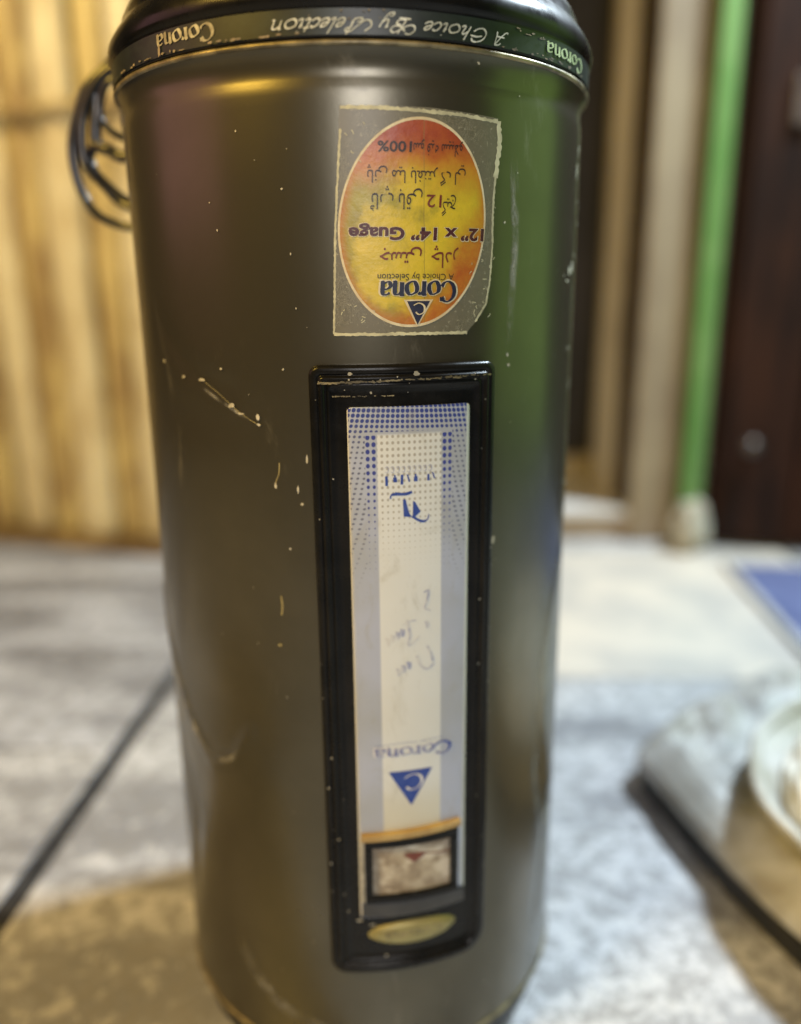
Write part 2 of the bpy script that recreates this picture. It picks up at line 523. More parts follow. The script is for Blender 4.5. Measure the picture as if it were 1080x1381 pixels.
class Ink:
    """flat marks wrapped on the heater, as one mesh"""
    def __init__(s): s.vs, s.fs, s.k = [], [], 0

    def strip(s, L_, R_, lift):
        s.k += 1
        o = len(s.vs)
        e = lift + s.k * 8e-6
        for a, b_ in zip(L_, R_):
            s.vs.append(wrap(math.degrees(a.x / R), a.y / R, e)); s.vs.append(wrap(math.degrees(b_.x / R), b_.y / R, e))
        for i in range(len(L_) - 1):
            s.fs.append((o + 2 * i, o + 2 * i + 1, o + 2 * i + 3, o + 2 * i + 2))

    def stroke(s, pts, w, tmin, ang, lift, sub=8, curved=True):
        """pts in (theta deg, h)"""
        P_ = [Vector((rad(a) * R, h * R)) for a, h in pts]
        if curved and len(P_) > 2: P_ = spline(P_, sub)
        elif len(P_) == 2: P_ = [P_[0].lerp(P_[1], i / 4) for i in range(5)]
        s.strip(*ribbon(P_, w, tmin, ang), lift)

    def poly(s, pts, lift):
        s.k += 1
        o = len(s.vs)
        e = lift + s.k * 8e-6
        span = max(p_[0] for p_ in pts) - min(p_[0] for p_ in pts)
        if span < 2.2:
            for a, h in pts: s.vs.append(wrap(a, h, e))
            s.fs.append(tuple(range(o, o + len(pts))))
            return
        # wide marks follow the curve: cut into small triangles first
        tri = [(pts[0], pts[i_], pts[i_ + 1]) for i_ in range(1, len(pts) - 1)]
        while max(max(q[0] for q in t) - min(q[0] for q in t) for t in tri) > 1.6:
            nt_ = []
            for a, b_, c in tri:
                ab, bc, ca = [((p_[0] + q[0]) / 2, (p_[1] + q[1]) / 2) for p_, q in ((a, b_), (b_, c), (c, a))]
                nt_ += [(a, ab, ca), (ab, b_, bc), (ca, bc, c), (ab, bc, ca)]
            tri = nt_
        for t in tri:
            o = len(s.vs)
            for a, h in t: s.vs.append(wrap(a, h, e))
            s.fs.append((o, o + 1, o + 2))

    def text(s, word, thL, thR, hb, ht, w, tmin, ang, lift, shear=0.0, tilt=0.0, ymin=None, ymax=None):
        st = lay(word, shear)
        xs = [p_[0] for t_ in st for p_ in t_]; ys = [p_[1] for t_ in st for p_ in t_]
        x0, x1 = min(xs), max(xs)
        y0, y1 = (min(ys) if ymin is None else ymin), (max(ys) if ymax is None else ymax)
        for t_ in st:
            q = []
            for x, y in t_:
                fx, fy = (x - x0) / (x1 - x0), (y - y0) / (y1 - y0)
                th = thR - fx * (thR - thL); h = ht - fy * (ht - hb)
                q.append((th + tilt * (h - (hb + ht) / 2), h))
            s.stroke(q, w, tmin, ang, lift)

    def build(s, name, material, parent, **props):
        return from_py(name, s.vs, s.fs, material, parent, **props)


def font_text(name, body, thL, thR, hb, ht, lift, material, parent, tilt=0.0, bold=0.0, **props):
    c = bpy.data.curves.new(name, 'FONT')
    c.body = body
    c.resolution_u = 3
    c.offset = bold
    o = bpy.data.objects.new(name, c)
    COL.objects.link(o)
    bpy.context.view_layer.update()
    me = bpy.data.meshes.new_from_object(o.evaluated_get(bpy.context.evaluated_depsgraph_get()))
    bpy.data.objects.remove(o)
    me.name = name
    me.materials.clear()
    xs = [v.co.x for v in me.vertices]; ys = [v.co.y for v in me.vertices]
    x0, x1, y0, y1 = min(xs), max(xs), min(ys), max(ys)
    for v in me.vertices:
        th = thR - (v.co.x - x0) / (x1 - x0) * (thR - thL)
        h = ht - (v.co.y - y0) / (y1 - y0) * (ht - hb)
        v.co = wrap(th + tilt * (h - (hb + ht) / 2), h, lift)
    return link(name, me, material, parent, **props)


# ================================================================== SETTING
root_floor = bpy.data.objects.new('floor', None)
COL.objects.link(root_floor)
root_floor['kind'] = 'structure'
box('floor_bed', -4.5, 4.5, -3.5, 4.5, -.08, -.002, M['grout'], root_floor, bev=0)
# slabs, laid in a grid turned a few degrees, dark open joint between the long courses
FR = rad(-5.8)
fo = Vector((-.318, .28, 0))
courses = [(-1.62, -.011), (.011, 1.15), (1.16, 2.4), (-2.8, -1.632)]
random.seed(3)
k = 0
for ci, (u0, u1) in enumerate(courses):
    v = -3.0 + (.16 if ci % 2 else -.06)
    while v < 2.6:
        L_ = .62
        mt = M['floor_dark'] if ci == 0 and -.2 < v < .9 else M['floor']
        if ci == 1 and .05 < v < .3: mt = M['cream_floor']
        box('floor_slab', u0, u1, v, v + L_ - .003, -.03, random.uniform(-.0008, 0), mt, root_floor, bev=.002, loc=fo, rz=FR)
        v += L_
# ---- bamboo fence behind, on the left
fence = empty('bamboo_fence', (-.55, 1.19, 0), 'yellow bamboo pole fence behind the heater, on the far edge of the floor', 'fence')
d = Vector((.94, -.345, 0)).normalized(); nrm = Vector((-d.y, d.x, 0))
base = Vector((-.55, 1.19, 0))
rz = math.atan2(d.y, d.x)
box('backing_board', -1.3, .5, .05, .075, 0, 1.75, M['backing'], fence, loc=(0, 0, 0), rz=rz)
box('bottom_rail', -1.3, .5, -.045, .05, 0, .028, M['pole_brown'], fence, loc=(0, 0, 0), rz=rz)
random.seed(12)
runs = [(-.36, -.285, 'gold', 0), (-.282, -.197, 'pale', 0), (-.195, -.108, 'gold', .014), (-.104, -.006, 'pale', 0), (-.003, .070, 'gold', .008), (.073, .15, 'pale', 0)]
x = -.363
while x > -1.25:
    wdt = random.uniform(.055, .095)
    runs.append((x - wdt, x - .003, random.choice(['pale', 'gold', 'gold', 'grey', 'brown']), random.choice([0, .01])))
    x -= wdt
x = .153
while x < .46:
    wdt = random.uniform(.055, .095)
    runs.append((x, x + wdt - .003, random.choice(['pale', 'gold', 'gold', 'grey', 'brown']), random.choice([0, .01])))
    x += wdt
for i, (x0, x1, kind_, back) in enumerate(runs):
    ph = random.uniform(.1, .4)
    nd = random.uniform(.30, .46)
    zs = [.03 + 1.7 * t / 60 for t in range(61)]
    pts = [Vector(((x0 + x1) / 2 + .006 * math.sin(zz * 2.1 + i), back + .006 * math.sin(zz * 1.3 + i * 2), zz)) for zz in zs]
    def tp(t, ph=ph, nd=nd):
        zz = (.03 + 1.7 * t - ph) / nd
        f = abs(zz - round(zz)) * nd
        return .95 + .08 * math.exp(-(f / .016) ** 2) + .012 * math.sin(t * 20)
    o = tube('bamboo_pole', pts, (x1 - x0) / 2, M['pole_' + kind_], fence, seg=14, taper=tp)
    o.rotation_euler.z = rz
    o.scale.y = .55

box('shadow_band', -1.3, .5, -.052, -.038, .908, .924, M['pole_gold'], fence, bev=.004, rz=rz)  # strip added in place of a brown shadow band across the poles
# ---- right background: step, doorway, post, wall, green jamb, door
st = empty('doorstep', (.6, 1.3, 0), 'low white marble step with a tan riser in front of the dark doorway', 'step')
sx = Vector((.6, 1.15, 0))
RZ = rad(-4)
def bg(name, x0, x1, y0, y1, z0, z1, mtl, parent, **kw):
    return box(name, x0 - .6, x1 - .6, y0 - 1.15, y1 - 1.15, z0, z1, mtl, parent, **kw)
def bgroot(name, x, y, label, cat):
    o = empty(name, (.6, 1.15, 0), label, cat); o.rotation_euler.z = RZ
    return o
st.location = (.6, 1.15, 0); st.rotation_euler.z = RZ
bg('riser', -.2, .72, 1.155, 1.19, 0, .055, M['riser'], st)
bg('tread', -.2, .715, 1.145, 1.50, .056, .076, M['step'], st)
w = bgroot('back_wall', 0, 0, 'dim grey wall in the shade behind the beige post', 'wall')
bg('wall_face', -.95, 1.0, 1.52, 1.62, 0, 1.8, M['dim'], w)
bg('skirting', -.6, 1.0, 1.495, 1.518, .077, .13, M['post'], w)
w = bgroot('wooden_post', 0, 0, 'weathered beige wooden post standing on the white step', 'post')
bg('shaft', .556, .602, 1.27, 1.33, .078, 1.8, M['post'], w, bev=.008)
bg('foot', .550, .608, 1.262, 1.338, .077, .11, M['post'], w, bev=.006)
w = bgroot('tan_wall', 0, 0, 'tan plastered wall end between the post and the green jamb', 'wall')
bg('wall_face', .604, .707, 1.13, 1.26, 0, 1.8, M['jamb'], w, bev=.01)
bg('shade_strip', .594, .6035, 1.15, 1.25, .077, 1.8, M['backing'], w, bev=.003)  # dark strip standing in for the shade between post and wall
w = bgroot('door_jamb', 0, 0, 'bright green painted door jamb beside the dark brown door', 'door jamb')
bg('upright', .712, .752, 1.10, 1.2, .0, 1.8, M['green'], w, bev=.006)
bg('stop_strip', .757, .764, 1.115, 1.19, .0, 1.8, M['post'], w, bev=.002)
dr = bgroot('door', 0, 0, 'dark brown wooden door behind the blue mat at the right', 'door')
dr.location = (.765, 1.080, 0); dr.rotation_euler.z = rad(-16)
box('door_leaf', 0, .9, 0, .04, .012, 1.8, M['door'], dr, bev=.004)
for px in (.02, .17, .32, .47, .62, .77):
    box('plank', px, px + .142, -.010, -.0005, .03, 1.78, M['door'], dr, bev=.004)
box('latch_plate', .085, .125, -.018, -.0105, .86, .95, M['brass'], dr, bev=.003)
bm = bmesh.new(); bmesh.ops.create_uvsphere(bm, u_segments=16, v_segments=10, radius=.018)
me = bpy.data.meshes.new('knob'); bm.to_mesh(me); bm.free()
ko = link('knob', me, M['brass'], dr, True); ko.location = (.07, -.024, .235)
# pale lump at the foot of the jamb
bm = bmesh.new(); bmesh.ops.create_icosphere(bm, subdivisions=4, radius=1)
for v in bm.verts:
    n_ = noise.noise(v.co * 1.7 + Vector((3, 1, 7))) * .35 + noise.noise(v.co * 5) * .08
    v.co *= 1 + n_
    v.co = Vector((v.co.x * .042, v.co.y * .038, max(v.co.z * .062 + .052, 0)))
me = bpy.data.meshes.new('stone'); bm.to_mesh(me); bm.free()
so = link('stone', me, M['stone'], None, True, label='pale rounded stone wedged at the foot of the green jamb', category='stone')
so.location = (.715, 1.055, .0)
# blue mat on the floor
mt_ = empty('floor_mat', (.735, .955, 0), 'blue cloth mat with a pale hem lying in front of the door', 'mat')
mt_.rotation_euler.z = rad(-8.8)
nx, ny = 40, 40
vs, fs = [], []
for j in range(ny + 1):
    for i_ in range(nx + 1):
        X, Y = .022 + i_ / nx * .9, -.022 - j / ny * .9
        vs.append((X, Y, .010 + .006 * noise.noise(Vector((X * 7, Y * 7, 2)))))
for j in range(ny):
    for i_ in range(nx):
        a = j * (nx + 1) + i_
        fs.append((a, a + nx + 1, a + nx + 2, a + 1))
from_py('mat_cloth', vs, fs, M['mat'], mt_, True)
box('hem', .010, .024, -.95, 0, .0005, .013, M['hem'], mt_, bev=.004)
box('hem', .0245, .95, -.024, -.010, .0005, .013, M['hem'], mt_, bev=.004)

# ---- big round basin on the right with a bundle of white cloth
BC = (.655, .10)
bs = empty('plastic_sheet', (0, 0, 0), 'crumpled stiff pale grey plastic sheet with an added black underside, on the floor at the right', 'sheet')
OUT = [(.306, .205), (.312, .15), (.319, .095), (.331, .02), (.349, -.05), (.376, -.12), (.42, -.20), (.50, -.26), (.62, -.29), (.78, -.26), (.92, -.16), (.98, .05), (.95, .24), (.84, .35), (.68, .385), (.56, .355), (.46, .325), (.385, .285), (.335, .240)]
CX, CY = .62, .09
OUTS = spline([(x_, y_, 0) for x_, y_ in OUT], 8, True)
def sheet(name, rings, material):
    """rings: (scale about the middle, shift x, shift y, height, crumple)"""
    vs, fs = [], []
    n = len(OUTS)
    for f, dx, dy, z, cr in rings:
        for p_ in OUTS:
            X, Y = CX + (p_.x - CX) * f + dx, CY + (p_.y - CY) * f + dy
            q = Vector((X * 9, Y * 9, f * 2))
            k1 = abs(noise.noise(q)) * 1.9 - .35 + abs(noise.noise(q * 2.3 + Vector((5, 2, 1)))) * 1.1 - .2
            X += cr * .5 * noise.noise(q * 1.4 + Vector((1, 8, 3)))
            Y += cr * .5 * noise.noise(q * 1.4 + Vector((7, 0, 3)))
            vs.append((X, Y, z + cr * k1))
    for j in range(len(rings) - 1):
        for k_ in range(n):
            k2 = (k_ + 1) % n
            fs.append((j * n + k_, j * n + k2, (j + 1) * n + k2, (j + 1) * n + k_))
    return from_py(name, vs, fs, material, bs, False)
rg = [(.90, 0, 0, .026, 0), (.975, 0, 0, .028, 0), (1.0, 0, 0, .031, .002), (1.0, 0, 0, .036, .003), (.985, 0, 0, .044, .004), (.95, .004, .006, .056, .006), (.915, .006, .008, .064, .010)]
for i_ in range(26): rg.append((.90 - i_ * .026, .006, .008, .062 + .004 * math.sin(i_ * .5), .022))
rg.append((.2, 0, 0, .06, 0)); rg.append((.01, 0, 0, .06, 0))
sheet('cover', rg, M['basin'])
sheet('undershade', [(.05, 0, 0, .001, 0), (.965, -.004, -.006, .001, 0), (.975, -.004, -.006, .004, .002), (.972, -.002, -.006, .020, .003), (.94, 0, 0, .027, 0), (.5, 0, 0, .027, 0)], M['black_matt'])  # black layer built as the contact shadow beneath the sheet
WC = (.570, -.012)
bw = empty('bowl', (0, 0, 0), 'shallow white bowl with a thick lip standing on the crumpled sheet', 'bowl')
lathe('side', [(.02, .0525), (.17, .053), (.195, .058), (.212, .070), (.218, .078), (.212, .078), (.205, .070), (.188, .062), (.165, .058), (.02, .057)], M['enamel'], bw, seg=120, disp=lambda a, z: .004 * math.sin(2 * a + .6) + .004 * noise.noise(Vector((math.sin(a) * 4, math.cos(a) * 4, 1))), center=WC, dz=.022)
lathe('lip', [(.214, .0785), (.219, .080), (.2215, .083), (.219, .0865), (.214, .087), (.210, .085), (.209, .080)], M['enamel'], bw, seg=120, disp=lambda a, z: .004 * math.sin(2 * a + .6) + .004 * noise.noise(Vector((math.sin(a) * 4, math.cos(a) * 4, 1))), center=WC, dz=.022)
bm = bmesh.new(); bmesh.ops.create_uvsphere(bm, u_segments=110, v_segments=60, radius=1)
for v in bm.verts:
    p_ = v.co.copy()
    fold = math.sin((p_.y * 1.0 + p_.x * .25) * 17 + 3 * noise.noise(p_ * 2.2)) * .05 + noise.noise(p_ * 2.6) * .10 + noise.noise(p_ * 7) * .035
    hr = math.hypot(p_.x, p_.y); k_ = (hr ** .45 / hr) if hr > 1e-4 else 1
    v.co = Vector((p_.x * k_ * .196 * (1 + .22 * fold), p_.y * k_ * .196 * (1 + .22 * fold), max(.062, p_.z * .024 * (1 + fold * 3) + .074 + .10 * fold * max(0, p_.z))))
me = bpy.data.meshes.new('cloth_bundle'); bm.to_mesh(me); bm.free()
cb = link('cloth_bundle', me, M['cloth'], None, True, label='crumpled white cloth bundle heaped inside the shallow white bowl', category='cloth')
cb.location = (WC[0] + .004, WC[1] - .012, .022)

# ================================================================== HEATER
H = empty('water_heater', (0, 0, 0), 'dark taupe cylindrical water heater standing upside down, with oval sticker and black front panel', 'water heater')


CREASES = [([(-78, -1.35), (-66, -1.62), (-56, -1.88), (-46, -2.02), (-36, -1.95), (-30, -1.78)], .0040, .0016),
           ([(-80, -1.75), (-66, -2.05), (-58, -2.4), (-62, -2.8)], .0065, -.0016),
           ([(66, -1.15), (58, -1.5), (57, -1.95), (63, -2.35)], .0055, .0013),
           ([(54, -2.2), (60, -2.6), (56, -3.0)], .0060, -.0014),
           ([(-52, -.10), (-40, -.28), (-30, -.33)], .0070, -.0007)]


def seg_dist(th, h, line):
    p_ = Vector((th * .00262, h * R))
    best = 1
    for (a0, h0), (a1, h1) in zip(line, line[1:]):
        a, b_ = Vector((a0 * .00262, h0 * R)), Vector((a1 * .00262, h1 * R))
        t = max(0, min(1, (p_ - a).dot(b_ - a) / (b_ - a).length_squared))
        best = min(best, (a + (b_ - a) * t - p_).length)
    return best


def dent(a, z):
    h = (z - ZC) / R
    th = (math.degrees(a) + 180) % 360 - 180
    d_ = .0006 * noise.noise(Vector((math.sin(a) * 1.6, math.cos(a) * 1.6, z * 7)))
    # knocked side low on the left, and a shallow one low on the right
    for t0, h0, st_, sh_, am in ((-42, -1.75, 13, .22, -.0022), (-30, -1.95, 9, .12, .0012), (-60, -2.3, 14, .4, -.0018), (52, -1.7, 12, .5, -.0018), (62, -2.5, 10, .35, .0012), (-40, -.45, 20, .12, -.0007)):
        d_ += am * math.exp(-((th - t0) / st_) ** 2 - ((h - h0) / sh_) ** 2)
    for line, wd, am in CREASES:
        d_ += am * math.exp(-(seg_dist(th, h, line) / wd) ** 2)
    fade = max(0, min(1, (.55 - h) / .2)) * max(0, min(1, (h + 3.4) / .3))
    if -14 < th < 34 and -3.05 < h < .7: fade *= .0
    elif -22 < th < 42 and -3.15 < h < .75: fade *= min(1, max(-14 - th, th - 34, 0) / 8) if -14 > th or th > 34 else 1
    return d_ * fade


prof = []
for i_ in range(131):
    h = -3.41 + (.66 + 3.41) * i_ / 130
    prof.append((R * (1.0 - .012 * max(0, (h + 3.4) / 4) * 0), ZC + R * h))
prof += [(R * .9985, ZC + R * .685), (R * .994, ZC + R * .705), (R * .992, ZC + R * .725), (R * .994, ZC + R * .745), (R * .999, ZC + R * .765), (R * 1.006, ZC + R * .785), (R * 1.014, ZC + R * .799)]
prof = [(R * .985, ZC - R * 3.425), (R * .996, ZC - R * 3.418)] + prof
lathe('body', prof, M['body'], H, seg=288, disp=dent)
lathe('rim_line', [(R * 1.015, ZC + R * .7975), (R * 1.0225, ZC + R * .799), (R * 1.025, ZC + R * .807), (R * 1.020, ZC + R * .815), (R * 1.0, ZC + R * .818)], M['gold'], H, seg=192)  # thin ring with the lip's yellowish highlight put into its colour
lathe('base_seam', [(R * .985, ZC - R * 3.44), (R * 1.004, ZC - R * 3.436), (R * 1.009, ZC - R * 3.425), (R * 1.004, ZC - R * 3.413), (R * .99, ZC - R * 3.41)], M['gold'], H, seg=192)
lathe('foot_ring', [(R * .3, .004), (R * .93, .003), (R * .955, .006), (R * .965, .014), (R * .968, .022), (R * .98, ZC - R * 3.44)], M['black_matt'], H, seg=160)

# cap with its printed band
cap = lathe('cap', [(R * .99, ZC + R * .819), (R * 1.012, ZC + R * .820), (R * 1.018, ZC + R * .824), (R * 1.018, ZC + R * .905), (R * 1.022, ZC + R * .915), (R * 1.030, ZC + R * .925), (R * 1.033, ZC + R * .945), (R * 1.026, ZC + R * .975), (R * 1.005, ZC + R * 1.01), (R * .985, ZC + R * 1.035), (R * .975, ZC + R * 1.05), (R * .968, ZC + R * 1.075), (R * .95, ZC + R * 1.11), (R * .90, ZC + R * 1.15), (R * .80, ZC + R * 1.19), (R * .5, ZC + R * 1.22), (R * .05, ZC + R * 1.225)], M['cap'], H, seg=192)
# band
vs, fs = [], []
SEG = 240
for h in (.827, .866, .904):
    for k_ in range(SEG):
        vs.append(wrap(k_ * 360 / SEG, h, R * .018 + .0006))
for j in range(2):
    for k_ in range(SEG):
        k2 = (k_ + 1) % SEG
        fs.append((j * SEG + k_, j * SEG + k2, (j + 1) * SEG + k2, (j + 1) * SEG + k_))
from_py('band', vs, fs, M['band'], cap, True)
bl = R * .018 + .0010
ink = Ink()
ink.text('A Khoice By Selection', -14.8, 31.5, .826, .893,   .00105, .00052, rad(40), bl, shear=.25, ymin=-.75, ymax=1.85)
ink.build('lettering', M['white_ink'], cap, label='white script reading A Choice By Selection upside down')
ink = Ink()
ink.text('Corona', -42.2, -27.2, .842, .893, .0021, .00060, rad(20), bl)
ink.build('lettering', M['cream_ink'], cap, label='tarnished cream lettering reading Corona upside down')
ink = Ink()
ink.text('Corona', 43.0, 60.5, .838, .885, .0021, .00060, rad(20), bl)
ink.build('lettering', M['green_ink'], cap, label='pale green lettering reading Corona upside down')
# peeled flakes along the lower edge of the band
random.seed(5)
ink = Ink()
def flake(ink, th, h, w_, hh, lift, n=9):
    """irregular flat flake, w_/hh in metres"""
    q = []
    for i_ in range(n):
        a = 2 * math.pi * i_ / n
        r = random.uniform(.55, 1.1)
        q.append((th + math.degrees(w_ / 2 * r * math.cos(a) / R), h + hh / 2 * r * math.sin(a) / R))
    ink.poly(q, lift)
for i_ in range(46):
    t0 = random.choice([random.uniform(-62, -34), random.uniform(30, 62), random.uniform(-28, -10)])
    flake(ink, t0, random.uniform(.828, .836), random.uniform(.0012, .005), random.uniform(.0006, .0016), bl)
flake(ink, -41.5, .845, .0020, .0075, bl + .0001)
for i_ in range(10):
    flake(ink, random.uniform(34, 42), random.uniform(.885, .90), random.uniform(.001, .0035), random.uniform(.0005, .0012), bl)
for i_ in range(10):
    flake(ink, random.uniform(-8, 8), random.uniform(.87, .90), random.uniform(.0006, .002), random.uniform(.0005, .0012), bl)
ink.build('peeled_flakes', M['peel'], cap, kind='stuff')

# ---------------- coil of black cable hanging at the left, from the back of the cap
def coil(name, pts, r, tpr=None):
    return tube(name, spline(pts, 10), r, M['cable'], coilroot, seg=10, taper=tpr)
coilroot = None
def loop(name, pts, r, **kw):
    return tube(name, spline(pts, 10), r, M['cable'], H, seg=10, **kw)
Yc = .06
def cl(name, pts, r, **kw): return loop(name, [(x_, Yc + y_, z_) for x_, y_, z_ in pts], r, **kw)
cl('cable_loop', [(-.155, -.01, .715), (-.1736, 0, .7126), (-.1932, .002, .6971), (-.2079, .004, .6664), (-.2099, .004, .6437), (-.2047, .003, .623), (-.1936, 0, .6088), (-.175, -.003, .6013), (-.15, -.01, .600)], .0037, taper=lambda t: 1.25 - .45 * t)
cl('cable_loop', [(-.155, -.016, .709), (-.172, -.012, .706), (-.1840, -.010, .697), (-.1945, -.008, .680), (-.1985, -.008, .6614), (-.1969, -.008, .6436), (-.1835, -.010, .6266), (-.1725, -.012, .6161), (-.15, -.02, .610)], .0034)
cl('cable_loop', [(-.155, -.006, .708), (-.174, -.006, .706), (-.1843, -.006, .6961), (-.1870, -.006, .6813), (-.1893, -.006, .6589), (-.1807, -.01, .6538), (-.1703, -.012, .6487), (-.15, -.02, .645)], .0044)
cl('cable_loop', [(-.158, .006, .716), (-.176, .004, .709), (-.190, .003, .696), (-.199, .003, .680)], .0075, taper=lambda t: 1.05 - .75 * t)
cl('cable_loop', [(-.155, -.02, .70), (-.172, -.018, .697), (-.1795, -.016, .686), (-.181, -.016, .672), (-.170, -.018, .662), (-.15, -.02, .655)], .0026)
cl('cable_loop', [(-.1893, -.004, .663), (-.196, 0, .648), (-.186, -.006, .632), (-.16, -.012, .612)], .0030)
# clip where the cap meets the coil
box('clip', -.006, .006, -.004, .004, -.010, .012, M['brass'], H, bev=.002, loc=(-.1525, .012, .668), rz=rad(20))

# ---------------- front panel
PT0, PT1, PH0, PH1 = -10.6, 29.7, -2.905, -.232
pcs, pcz = rad((PT0 + PT1) / 2) * R, (PH0 + PH1) / 2 * R
pw, phh = rad(PT1 - PT0) * R, (PH1 - PH0) * R


def rr_loop(inset, radii=(.006, .006, .016, .010), n=8, dens=10):
    """rounded rectangle, corners tl,tr,br,bl; returns (s,z) in metres round the loop"""
    hw, hh = pw / 2 - inset, phh / 2 - inset
    cs = [(-1, 1, 90, 180, radii[0]), (1, 1, 0, 90, radii[1]), (1, -1, -90, 0, radii[2]), (-1, -1, 180, 270, radii[3])]
    out = []
    order = [1, 0, 3, 2]  # go counter-clockwise from top right
    arcs = []
    for i_ in order:
        sx_, sy_, a0, a1, r = cs[i_]
        r = max(.0022, r - inset * .8)
        arc = []
        for k_ in range(n + 1):
            a = rad(a0 + (a1 - a0) * k_ / n)
            arc.append(Vector((sx_ * (hw - r) + r * math.cos(a), sy_ * (hh - r) + r * math.sin(a))))
        arcs.append(arc)
    for i_ in range(4):
        out += arcs[i_]
        nx_ = arcs[(i_ + 1) % 4][0]
        for k_ in range(1, dens):
            out.append(arcs[i_][-1].lerp(nx_, k_ / dens))
    return out


def panel_mesh(name, steps, mtl, parent):
    vs, fs = [], []
    n = None
    for ins, lift in steps:
        lp = rr_loop(ins)
        n = len(lp)
        for p_ in lp:
            vs.append(wrap(math.degrees((p_.x + pcs) / R), (p_.y + pcz) / R, lift))
    for i_ in range(len(steps) - 1):
        for k_ in range(n):
            k2 = (k_ + 1) % n
            fs.append((i_ * n + k_, i_ * n + k2, (i_ + 1) * n + k2, (i_ + 1) * n + k_))
    return from_py(name, vs, fs, mtl, parent, True)


pan = panel_mesh('front_panel', [(0, -.001), (0, .0035), (.0006, .0052), (.0018, .0060), (.0042, .0060), (.0050, .0056), (.0054, .0050), (.0058, .0066), (.0066, .0078), (.0076, .0078), (.0084, .0068), (.0092, .0052), (.0098, .0056), (.0106, .0062), (.0116, .0058), (.0128, .0045), (.016, .0044), (.024, .0044), (.034, .0044), (.042, .0044), (.050, .0044)], M['black'], H)
random.seed(9)
ink = Ink()
for i_ in range(38):
    if random.random() < .7: th, h = random.choice([random.uniform(-10, -5.5), random.uniform(24.5, 29)]), random.uniform(-2.6, -.27)
    else: th, h = random.uniform(-9, 28), random.uniform(-.34, -.25)
    s_z = random.choice([.0006, .0008, .001, .0014])
    flake(ink, th, h, s_z, s_z * random.uniform(.7, 1.8), .0083, 7)
flake(ink, 11.0, -.265, .0042, .0028, .0083)
flake(ink, -2, -.262, .0030, .0022, .0083)
flake(ink, -3.1, -2.60, .0045, .0028, .0085)
flake(ink, -.2, -2.625, .005, .0016, .0085)
ink.build('dust_specks', M['dust'], pan, kind='stuff')
# golden highlight along the top ridges, painted as small flakes
ink = Ink()
for i_ in range(150):
    a0 = -8.2 + 36 * random.random() ** 1.6
    hh_ = -.294 + .016 * (a0 + 8) / 36
    flake(ink, a0, hh_ + random.gauss(0, .0016), random.uniform(.0008, .0036), random.uniform(.0004, .0013), .0080, 8)
for i_ in range(40):
    a0 = -5.5 + 12 * random.random() ** 1.3
    flake(ink, a0, -.342 + random.gauss(0, .0010), random.uniform(.0006, .0024), random.uniform(.0003, .0008), .0064, 8)
ink.build('ridge_glint', M['gold'], pan)


def patch(name, th0, th1, h0, h1, lift, mtl, parent, nx=30, ny=40, rc=.0, **props):
    """curved rounded-rectangle sheet with uv = (theta, h)"""
    vs, fs, uv = [], [], []
    hs = [h0 + (h1 - h0) * j / ny for j in range(ny + 1)]
    if rc:
        rh = rc / R
        ex = [h0 + rh * (1 - math.cos(rad(a))) for a in (0, 20, 40, 60, 75)] + [h1 - rh * (1 - math.cos(rad(a))) for a in (0, 20, 40, 60, 75)]
        hs = sorted(set([round(h, 6) for h in hs if h0 + rh < h < h1 - rh] + [round(e_, 6) for e_ in ex]))
    for h in hs:
        cut = 0
        if rc:
            e_ = min(h - h0, h1 - h) * R
            if e_ < rc: cut = math.degrees((rc - math.sqrt(max(0, rc * rc - (rc - e_) ** 2))) / R)
        for i_ in range(nx + 1):
            th = th0 + cut + (th1 - th0 - 2 * cut) * i_ / nx
            vs.append(wrap(th, h, lift)); uv.append((th, h))
    for j in range(len(hs) - 1):
        for i_ in range(nx):
            a = j * (nx + 1) + i_
            fs.append((a, a + 1, a + nx + 2, a + nx + 1))
    return from_py(name, vs, fs, mtl, parent, True, uvs=uv, **props)


PL = .0066
plate = patch('label_plate', -2.9, 22.9, -2.60, -.383, PL, M['plate'], H, 30, 60, .0022)
# thickness of the plate
edge_vs = []
sol = plate.modifiers.new('thickness', 'SOLIDIFY'); sol.thickness = .0018; sol.offset = -1
pl1 = PL + .00012
# blue marks near its top
ink = Ink()
T = lambda x, y: (.0 + 4.56 + (x - 520 + 0) * .1535, -.659 - (y - 650) * .00312)
def bar(x0, x1, y0, y1, sl=0.0):
    ink.poly([T(x0, y0), T(x1, y0), T(x1 + sl, y1), T(x0 + sl, y1)], pl1)
for x0, x1, y0, y1, sl in ((520, 523.5, 644, 656, 0), (532, 534, 643, 652, 0), (530.5, 535.5, 646, 652, .5), (541, 544.5, 643, 655, -.5), (549, 551, 643, 652, 2.5), (560, 562.5, 643, 652, 0), (559, 564, 646, 652, 0), (577.5, 580.5, 644, 652, 0), (584, 586, 642, 650, 2.8)):
    bar(x0, x1, y0, y1, sl)
ink.poly([T(543.5, 674), T(547, 673), T(552, 691), T(556, 696), T(544.5, 695)], pl1)
ink.poly([T(557.5, 676), T(560, 677), T(568, 690), T(559, 697), T(557, 694)], pl1)
ink.stroke([T(526.5, 672), T(528, 667.5), T(535, 666.5), T(548, 667), T(556, 665)], .0016, .0007, rad(80), pl1)
ink.stroke([T(533, 665.5), T(545, 667), T(556, 664.6)], .0015, .0006, rad(90), pl1)
ink.stroke([T(556, 695), T(564, 700), T(572, 702.5), T(578, 700), T(579.5, 694)], .0015, .0006, rad(70), pl1)
ink.build('emblem', M['blue_ink'], plate, label='blue ornate flourish and short bars near the upper end')
ink = Ink()
for i_ in range(9):
    x0 = 520 + i_ * 7.4
    ink.stroke([T(x0, 634), T(x0 + 3, 632.5), T(x0 + 4.5, 636), T(x0 + 3, 640), T(x0 + .4, 639)], .0003, .00022, 0, pl1)
